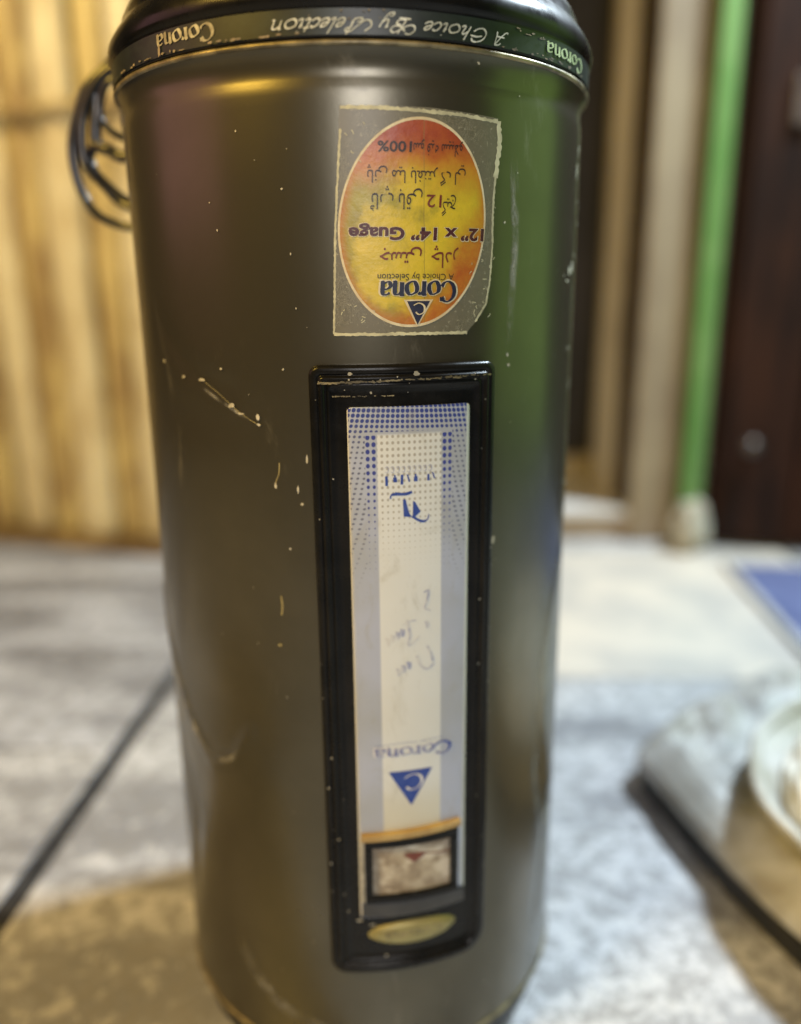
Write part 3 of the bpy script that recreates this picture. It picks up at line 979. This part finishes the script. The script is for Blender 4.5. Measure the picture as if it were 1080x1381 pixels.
ink.build('lettering', M['faded_blue_ink'], plate, label='row of tiny faded grey characters')
# ghost script half way down: slanted faded words
ink = Ink()
random.seed(21)
def ghost(x, y, sc):
    ink.stroke([T(x, y), T(x + 2 * sc, y + 5 * sc), T(x + 3.2 * sc, y + 12 * sc)], .0016, .0008, rad(20), pl1)
    ink.stroke([T(x + 3.2 * sc, y + 12 * sc), T(x + 5 * sc, y + 7 * sc), T(x + 4.5 * sc, y + 1 * sc)], .0013, .0006, rad(20), pl1)
for i_, (x, y, sc) in enumerate(((518, 852, 1.0), (525, 848, .9), (532, 844, .95), (539, 841, .9), (575, 834, .8))): ghost(x, y, sc)
ink.stroke([T(548, 830), T(552, 850), T(549, 864), T(556, 862), T(566, 853)], .0017, .0009, rad(20), pl1)
ink.stroke([T(541, 836), T(552, 832), T(561, 831)], .0014, .0008, rad(20), pl1)
for x, y, sc in ((533, 895, .9), (540, 891, .85), (548, 887, .85)): ghost(x, y, sc)
ink.stroke([T(562, 880), T(567, 893), T(577, 900), T(588, 893)], .0017, .0009, rad(20), pl1)
ink.stroke([T(577, 868), T(583, 880), T(586, 890)], .0014, .0008, rad(20), pl1)
ink.stroke([T(572, 795), T(579, 793), T(577, 806), T(574, 816), T(582, 820)], .0014, .0008, rad(20), pl1)
ink.build('lettering', M['ghost_ink'], plate, label='two slanting words of rubbed pale blue script')
# lower brand word and triangle
ink = Ink()
ink.text('Corona', 1.0, 18.9, -1.835, -1.775, .0026, .0011, rad(10), pl1)
ink.build('letter_halo', M['plate_halo'], plate)
ink = Ink()
ink.text('Corona', 1.2, 18.7, -1.832, -1.778, .0019, .00055, rad(10), pl1 + .0003)
ink.build('lettering', M['faded_blue_ink'], plate, label='faded blue lettering reading Corona upside down')
ink = Ink()
ink.stroke([(1.4, -1.766), (8, -1.758), (11, -1.762)], .0003, .00022, 0, pl1)
ink.stroke([(11.5, -1.76), (17, -1.756)], .0003, .00022, 0, pl1)
ink.stroke([(13.5, -1.815), (16.2, -1.775), (18.7, -1.790), (18.4, -1.822), (16.8, -1.836)], .0020, .0006, rad(20), pl1 + .0004)
ink.build('lettering', M['blue_ink'], plate, label='bold blue initial C and hairline beside it')
ink = Ink()
ink.poly([(4.3, -1.889), (14.5, -1.889), (9.5, -2.056)], pl1)
ink.build('emblem', M['blue_ink'], plate, label='blue triangle pointing down')
ink = Ink()
ink.stroke([(8.0, -1.924), (9.6, -1.908), (11.4, -1.916), (12.0, -1.945), (11.0, -1.972), (9.4, -1.980), (8.4, -1.966)], .0016, .0006, rad(15), pl1 + .0002)
ink.build('emblem', M['plate_halo'], plate, label='white letter C on the blue triangle')

# little window at the lower end
wf = Ink()
def frame_pts(o): return None
win = panel_mesh  # (kept simple: the frame is built as four curved bars)
def bar3(name, th0, th1, h0, h1, l0, l1, mtl, parent, n=14, hook=0.0):
    """curved bar with real depth; hook tilts it"""
    vs, fs = [], []
    for i_ in range(n + 1):
        t = i_ / n
        th = th0 + (th1 - th0) * t
        dh = hook * (t - .5)
        bv = .0006 / R
        for h, l in ((h0, l0), (h0, l1 - .0006), (h0 + bv, l1), (h1 - bv, l1), (h1, l1 - .0006), (h1, l0)):
            vs.append(wrap(th, h + dh, l))
    for i_ in range(n):
        for k_ in range(6):
            k2 = (k_ + 1) % 6
            fs.append((i_ * 6 + k_, (i_ + 1) * 6 + k_, (i_ + 1) * 6 + k2, i_ * 6 + k2))
    fs.append(tuple(range(6))); fs.append(tuple(n * 6 + k_ for k_ in range(6))[::-1])
    return from_py(name, vs, fs, mtl, parent)


WN = patch('window', -.6, 19.7, -2.490, -2.215, .0070, M['pane'], H, 24, 12)
fl = .0098
bar3('frame_bar', -1.5, 20.6, -2.240, -2.198, .0067, fl, M['black'], WN)
bar3('frame_bar', -1.5, 20.6, -2.515, -2.482, .0067, fl, M['black'], WN)
bar3('frame_bar', -1.5, .25, -2.4815, -2.2405, .0067, fl - .0002, M['black'], WN, 3)
bar3('frame_bar', 18.9, 20.6, -2.4815, -2.2405, .0067, fl - .0002, M['black'], WN, 3)
bar3('lip', -2.2, 21.2, -2.197, -2.166, .0067, fl + .0010, M['tan_lip'], WN, hook=.012)
bar3('lip', -2.4, 22.6, -2.592, -2.520, .0067, .0084, M['grey_lip'], WN)
bar3('side_rail', -2.55, -1.62, -2.5195, -2.20, .0067, .0078, M['dust'], WN, 3)
ink = Ink()
ink.poly([(7.4, -2.292), (9.0, -2.286), (12.0, -2.290), (12.8, -2.302), (11.2, -2.322), (10.0, -2.335), (9.0, -2.318)], .0073)
ink.stroke([(12, -2.292), (15, -2.306), (17.6, -2.312), (19.0, -2.308)], .0008, .0005, rad(90), .00735)
ink.build('pointer', M['needle'], WN)

# oval badge
vs, fs = [], []
bth, bh, bw_, bh_ = 9.9, -2.702, 11.4, .060
rings = 6
vs.append(wrap(bth, bh, .0075))
nS = 48
for j in range(1, rings + 1):
    f = j / rings
    l = .0058 + .0018 * math.sqrt(max(0, 1 - f ** 3))
    for k_ in range(nS):
        a = 2 * math.pi * k_ / nS
        vs.append(wrap(bth + bw_ * f * math.cos(a), bh + bh_ * f * math.sin(a), l if j < rings else .0040))
for k_ in range(nS):
    fs.append((0, 1 + k_, 1 + (k_ + 1) % nS))
for j in range(rings - 1):
    for k_ in range(nS):
        a, b_ = 1 + j * nS + k_, 1 + j * nS + (k_ + 1) % nS
        fs.append((a, a + nS, b_ + nS, b_))
bd = from_py('badge', vs, fs, M['badge'], H, True)
ink = Ink()
ink.text('Corona', 3.0, 16.6, -2.722, -2.680, .0009, .0004, rad(20), .0078)
ink.build('lettering', M['peel'], bd, label='worn dark lettering on the oval badge')
lathe_pts = []
ink = Ink(); flake(ink, 3.2, -2.815, .0022, .0022, .0052, 12); ink.build('screw', M['dust'], pan)

# ---------------- sticker
SL = .00025
tl = 3.70  # degrees of lean per radius of height
outline = [(-2.93, .622), (4, .620), (11.9, .618), (20, .616), (26.49, .614), (29.6, .608), (30.64, .60), (31.15, .537), (30.7, .47), (30.16, .413), (30.0, .33), (29.6, .261), (29.7, .19), (29.43, .106), (29.0, .04), (28.22, -.027), (27.0, -.06), (25.4, -.093), (24.4, -.115), (23.21, -.132), (16, -.131), (8.51, -.131), (1, -.130), (-5.29, -.128), (-4.75, .06), (-4.3, .253), (-3.6, .44)]
def xl(h): return -2.93 + (h - .622) * (2.36 / .75)
def xr(h):
    pr = [(.60, 30.64), (.537, 31.15), (.413, 30.16), (.261, 29.6), (.19, 29.7), (.106, 29.43), (.04, 29.0), (-.027, 28.22), (-.06, 27.0), (-.093, 25.4), (-.132, 23.21)]
    if h >= .6: return 30.5
    for (a, x0), (b_, x1) in zip(pr, pr[1:]):
        if b_ <= h <= a: return x1 + (x0 - x1) * (h - b_) / (a - b_)
    return 23.2
vs, fs, uv = [], [], []
NX, NY = 30, 56
for j in range(NY + 1):
    h = -.132 + (.622 + .132) * j / NY
    for i_ in range(NX + 1):
        t = i_ / NX
        th = xl(h) + (xr(h) + random.uniform(-.12, .12) * (i_ == NX) - xl(h)) * t
        hh = h - max(0, t - .55) * .03 * (j / NY)
        vs.append(wrap(th, hh, SL)); uv.append((th, hh))
for j in range(NY):
    for i_ in range(NX):
        a = j * (NX + 1) + i_
        fs.append((a, a + 1, a + NX + 2, a + NX + 1))
stk = from_py('sticker', vs, fs, M['foil'], H, True, uvs=uv)
ink = Ink()
e = SL + .00012
def jag(pts, w, lift):
    P_ = []
    for (a, h), (a2, h2) in zip(pts, pts[1:]):
        n = max(3, int(math.hypot((a2 - a) * .0026, (h2 - h) * R) / .0012))
        for k_ in range(n):
            t = k_ / n
            P_.append(Vector((rad(a + (a2 - a) * t) * R, (h + (h2 - h) * t) * R)))
    P_.append(Vector((rad(pts[-1][0]) * R, pts[-1][1] * R)))
    L_, R_ = ribbon(P_, w, w, 0)
    for i_ in range(len(L_)):
        f = random.uniform(.45, 1.25)
        c = P_[i_]
        L_[i_] = c + (L_[i_] - c) * f; R_[i_] = c + (R_[i_] - c) * random.uniform(.6, 1.1)
    ink.strip(L_, R_, lift)
random.seed(4)
jag([(-2.7, .616), (5, .615), (14, .610), (22, .606), (30.4, .597)], .0021, e)
jag([(30.6, .60), (31.0, .537), (30.4, .46), (30.0, .413)], .0032, e)
jag([(30.0, .413), (29.6, .33), (29.5, .261), (29.6, .19)], .0016, e)
jag([(29.6, .19), (29.3, .106), (28.9, .04), (28.1, -.027), (25.4, -.09)], .0012, e)
jag([(-2.8, .55), (-3.8, .35), (-4.4, .2), (-5.2, -.125)], .0013, e)
jag([(-5.2, -.125), (4, -.127), (12, -.127), (23.4, -.128)], .0019, e)
ink.build('foil_edge', M['cream_edge'], stk)
# curl of a torn scratch on the foil
ink = Ink()
random.seed(14)
for i_ in range(34):
    t = random.random()
    if t < .45: th, h = random.uniform(23, 29), random.uniform(-.08, .14)
    elif t < .75: th, h = random.uniform(-4, 3), random.uniform(-.11, .02)
    elif t < .9: th, h = random.uniform(26, 30), random.uniform(.1, .57)
    else: th, h = random.uniform(-3, 2), random.uniform(.3, .6)
    a = random.uniform(0, 6.28); ln = random.uniform(.3, 1.0)
    ink.stroke([(th, h), (th + ln * .5 * math.cos(a) + random.uniform(-.3, .3), h + ln * .008 * math.sin(a)), (th + ln * math.cos(a), h + ln * .017 * math.sin(a))], .00045, .00022, a + 1.2, e, 4)
ink.build('scratches', M['cream_edge'], stk, kind='stuff')


def oval(name, th, h, wth, hh, lift, mtl, parent, nr=16, ns=96, ring=None):
    vs, fs, uv = [], [], []
    if ring is None:
        vs.append(wrap(th, h, lift)); uv.append((th, h))
        fr = [j / nr for j in range(1, nr + 1)]
    else: fr = ring
    for f in fr:
        for k_ in range(ns):
            a = 2 * math.pi * k_ / ns
            y = hh * f * math.sin(a)
            x = wth * f * math.cos(a) + tl * y
            vs.append(wrap(th + x, h + y, lift)); uv.append((th + x, h + y))
    o0 = 0
    if ring is None:
        for k_ in range(ns): fs.append((0, 1 + k_, 1 + (k_ + 1) % ns))
        o0 = 1
    for j in range(len(fr) - 1):
        for k_ in range(ns):
            a, b_ = o0 + j * ns + k_, o0 + j * ns + (k_ + 1) % ns
            fs.append((a, a + ns, b_ + ns, b_))
    return from_py(name, vs, fs, mtl, parent, True, uvs=uv)


OC = (11.9, .244)
oval('oval_print', OC[0], OC[1], 15.5, .344, e + .00005, M['oval'], stk)
oval('oval_outline', OC[0], OC[1], 15.5, .344, e + .00009, M['halo'], stk, ring=[.985, 1.012])
t1 = e + .00022
def ft(*a, **k): return font_text('lettering', *a, parent=stk, tilt=tl, **k)
ft('100%', 4.3, 11.1, .479, .514, t1, M['dark_ink'], bold=.02)
ft('\ufeee\ufefb\ufe92\ufef4\ufeb3 \ufeea\ufef4\ufed3 \ufeee\ufeb3'[::1], 11.4, 21.9, .470, .522, t1, M['dark_ink'])
ft('\ufef2\ufedf \u06af \ufeae\ufe98\ufee8\ufed4\ufe8e\ufe91 \ufe8e\ufef4\ufee3 \ufbfd\ufee7\ufe8e\ufb58', 2.2, 22.6, .374, .446, t1, M['dark_ink'])
ft('\ufe9e\ufef4\ufb94', 17.4, 20.4, .275, .347, t1, M['dark_ink'])
ft('12', 14.1, 17.3, .303, .345, t1, M['red_ink'], bold=.01)
ft('\ufbfd\ufed7\ufe8e\ufe91 \ufb56\ufe8e\ufb68', 2.8, 13.2, .289, .371, t1, M['dark_ink'])
ft('12\u201d x 14\u201d Guage', -1.9, 27.4, .190, .252, t1, M['halo'], bold=.06)
ft('12\u201d x 14\u201d Guage', -1.7, 27.2, .193, .250, t1 + .0001, M['maroon_ink'], bold=.036)
ft('\u0631\u062f\ufe8e\ufb7c  \ufbfd\ufe98\ufeb4\ufe9f', 4.4, 21.1, .100, .177, t1, M['red_ink'], bold=.008)
ft('A Choice by Selection', 3.9, 20.1, .058, .088, t1, M['dark_ink'])
ink = Ink()
ink.text('Corona', 4.2, 20.4, -.018, .056, .0033, .0017, rad(5), t1, tilt=tl)
ink.build('letter_halo', M['halo'], stk)
ink = Ink()
ink.text('Corona', 4.4, 20.2, -.016, .054, .0024, .00075, rad(5), t1 + .0003, tilt=tl)
ink.build('lettering', M['navy_ink'], stk, label='navy lettering reading Corona upside down')
ink = Ink(); ink.poly([(9.2, -.008), (15.5, -.008), (12.05, -.104)], t1); ink.build('emblem', M['halo'], stk)
ink = Ink(); ink.poly([(9.9, -.013), (14.8, -.013), (12.1, -.096)], t1 + .0001); ink.build('emblem', M['navy_ink'], stk, label='navy triangle pointing down')
ink = Ink(); ink.stroke([(11.3, -.028), (12.4, -.020), (13.5, -.030), (13.5, -.050), (12.5, -.060), (11.7, -.052)], .0011, .0005, rad(15), t1 + .0002)
ink.build('emblem', M['halo'], stk, label='pale letter C on the navy triangle')

# ---------------- paint chips and scratches on the body
chips = [(-52.21, -0.239, 5, 3), (-44.04, -0.293, 4, 3), (-37.78, -0.299, 7, 3), (-29.52, -0.391, 6, 4), (-27.08, -0.42, 6, 2), (-22.81, -0.428, 3, 5), (-22.74, -0.458, 4, 2), (-19.41, -0.69, 2, 6), (29.9 + 1.5, -0.957, 5, 9), (35.0, -0.257, 3, 3), (34.69, -0.217, 2, 4), (62.78, 0.102, 8, 11), (66, .12, 6, 14), (67, .50, 5, 16), (68.5, .58, 4, 10), (65, -.22, 3, 6), (61, .06, 7, 3), (58.33, 0.08, 2, 2), (-13.38, -0.758, 3, 3), (-31.71, -0.253, 3, 2), (-16.34, -0.25, 2, 2), (-16.62, -0.939, 2, 2), (32.87, 0.263, 2, 2), (24.56, 0.767, 2, 2), (36.31, 0.693, 1.5, 1.5), (-14.85, 0.366, 1.5, 1.5), (-24.18, 0.559, 1.5, 2), (-14.25, -0.7, 1.5, 7), (-11.96, -0.585, 1.5, 8)]
random.seed(31)
ink = Ink()
K = R / 390
for th, h, w_, hh in chips: flake(ink, th, h, w_ * K * 2.1, hh * K * 2.0, .00015 + (.0095 if .72 < h < .8 else 0) * .35)
for i_ in range(45):
    th = random.choice([random.gauss(-18, 5), random.uniform(-60, -12), random.gauss(36, 4), random.gauss(60, 5)])
    s_z = random.uniform(.0004, .0009)
    flake(ink, th, random.uniform(-3.2, .62), s_z, s_z * random.uniform(.7, 2), .00015, 6)
for i_ in range(26):
    h = random.uniform(-2.2, .55)
    flake(ink, random.uniform(66, 74), h, random.uniform(.001, .003), random.uniform(.0015, .006), .00015, 8)
ink.build('paint_chips', M['chip'], H, kind='stuff')
ink = Ink()
flake(ink, -20.39, -1.353, 10 * K, 4.5 * K, .00015)
ink.stroke([(-18.3, -.60), (-18.5, -.64), (-19.2, -.67), (-19.5, -.70)], .0006, .0004, 0, .00015)
ink.stroke([(-37, -.305), (-33, -.345), (-29.5, -.39), (-26, -.43), (-22.6, -.46)], .0003, .00022, rad(90), .00012)
ink.stroke([(-19.5, -1.14), (-19.3, -1.18), (-19.6, -1.22)], .0009, .0006, 0, .00015)
ink.build('scratches', M['ochre_chip'], H, kind='stuff')
# the basin and its lip are turned about the basin's own centre

# dusty smears, and whitish floor reflections painted the same way, soft outlined
m, nt, b = new_mat('dust_and_sheen')
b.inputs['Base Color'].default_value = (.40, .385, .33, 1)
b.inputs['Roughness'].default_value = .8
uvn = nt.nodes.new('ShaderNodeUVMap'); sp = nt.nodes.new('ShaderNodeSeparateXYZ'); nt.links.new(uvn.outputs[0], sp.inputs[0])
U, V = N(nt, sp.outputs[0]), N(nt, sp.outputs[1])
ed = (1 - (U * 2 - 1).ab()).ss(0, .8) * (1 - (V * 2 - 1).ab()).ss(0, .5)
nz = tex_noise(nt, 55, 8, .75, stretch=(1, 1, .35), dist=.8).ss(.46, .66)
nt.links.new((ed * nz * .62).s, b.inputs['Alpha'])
M['smear_and_sheen'] = m
def smear_and_sheen(pts, wd, lift):
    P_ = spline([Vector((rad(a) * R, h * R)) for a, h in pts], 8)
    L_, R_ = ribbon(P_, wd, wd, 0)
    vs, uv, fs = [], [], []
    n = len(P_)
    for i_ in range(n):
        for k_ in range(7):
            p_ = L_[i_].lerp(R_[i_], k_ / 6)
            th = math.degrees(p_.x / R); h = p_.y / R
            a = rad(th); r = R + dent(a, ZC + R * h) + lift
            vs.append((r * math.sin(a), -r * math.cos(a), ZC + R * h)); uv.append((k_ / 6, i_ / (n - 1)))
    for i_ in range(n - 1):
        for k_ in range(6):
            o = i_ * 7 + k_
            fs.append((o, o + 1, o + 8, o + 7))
    return from_py('smear_and_sheen', vs, fs, M['smear_and_sheen'], H, True, uvs=uv)
smear_and_sheen([(61, -1.1), (58, -1.4), (57, -1.75), (60, -2.1)], .026, .0004)  # painted whitish reflection of the floor, low on the right
smear_and_sheen([(64, -1.2), (62, -1.6), (61, -1.9)], .014, .0006)
smear_and_sheen([(50, -1.9), (53, -2.2), (55, -2.45)], .012, .0004)
smear_and_sheen([(62, -2.3), (60, -2.7), (58, -3.1), (54, -3.36)], .016, .0004)
smear_and_sheen([(-66, -1.56), (-56, -1.84), (-46, -1.98), (-36, -1.93), (-31, -1.78)], .005, .0004)  # painted wavy floor reflection along the dent
smear_and_sheen([(-72, -1.45), (-66, -1.75), (-62, -2.2)], .012, .0004)  # painted floor reflection down the left edge
smear_and_sheen([(-38, -.33), (-30, -.40), (-24, -.45)], .003, .0004)
smear_and_sheen([(-40, -2.9), (-25, -3.2), (0, -3.3), (20, -3.28)], .014, .0004)
smear_and_sheen([(35, .5), (36, .2), (34.5, -.2)], .008, .0004)
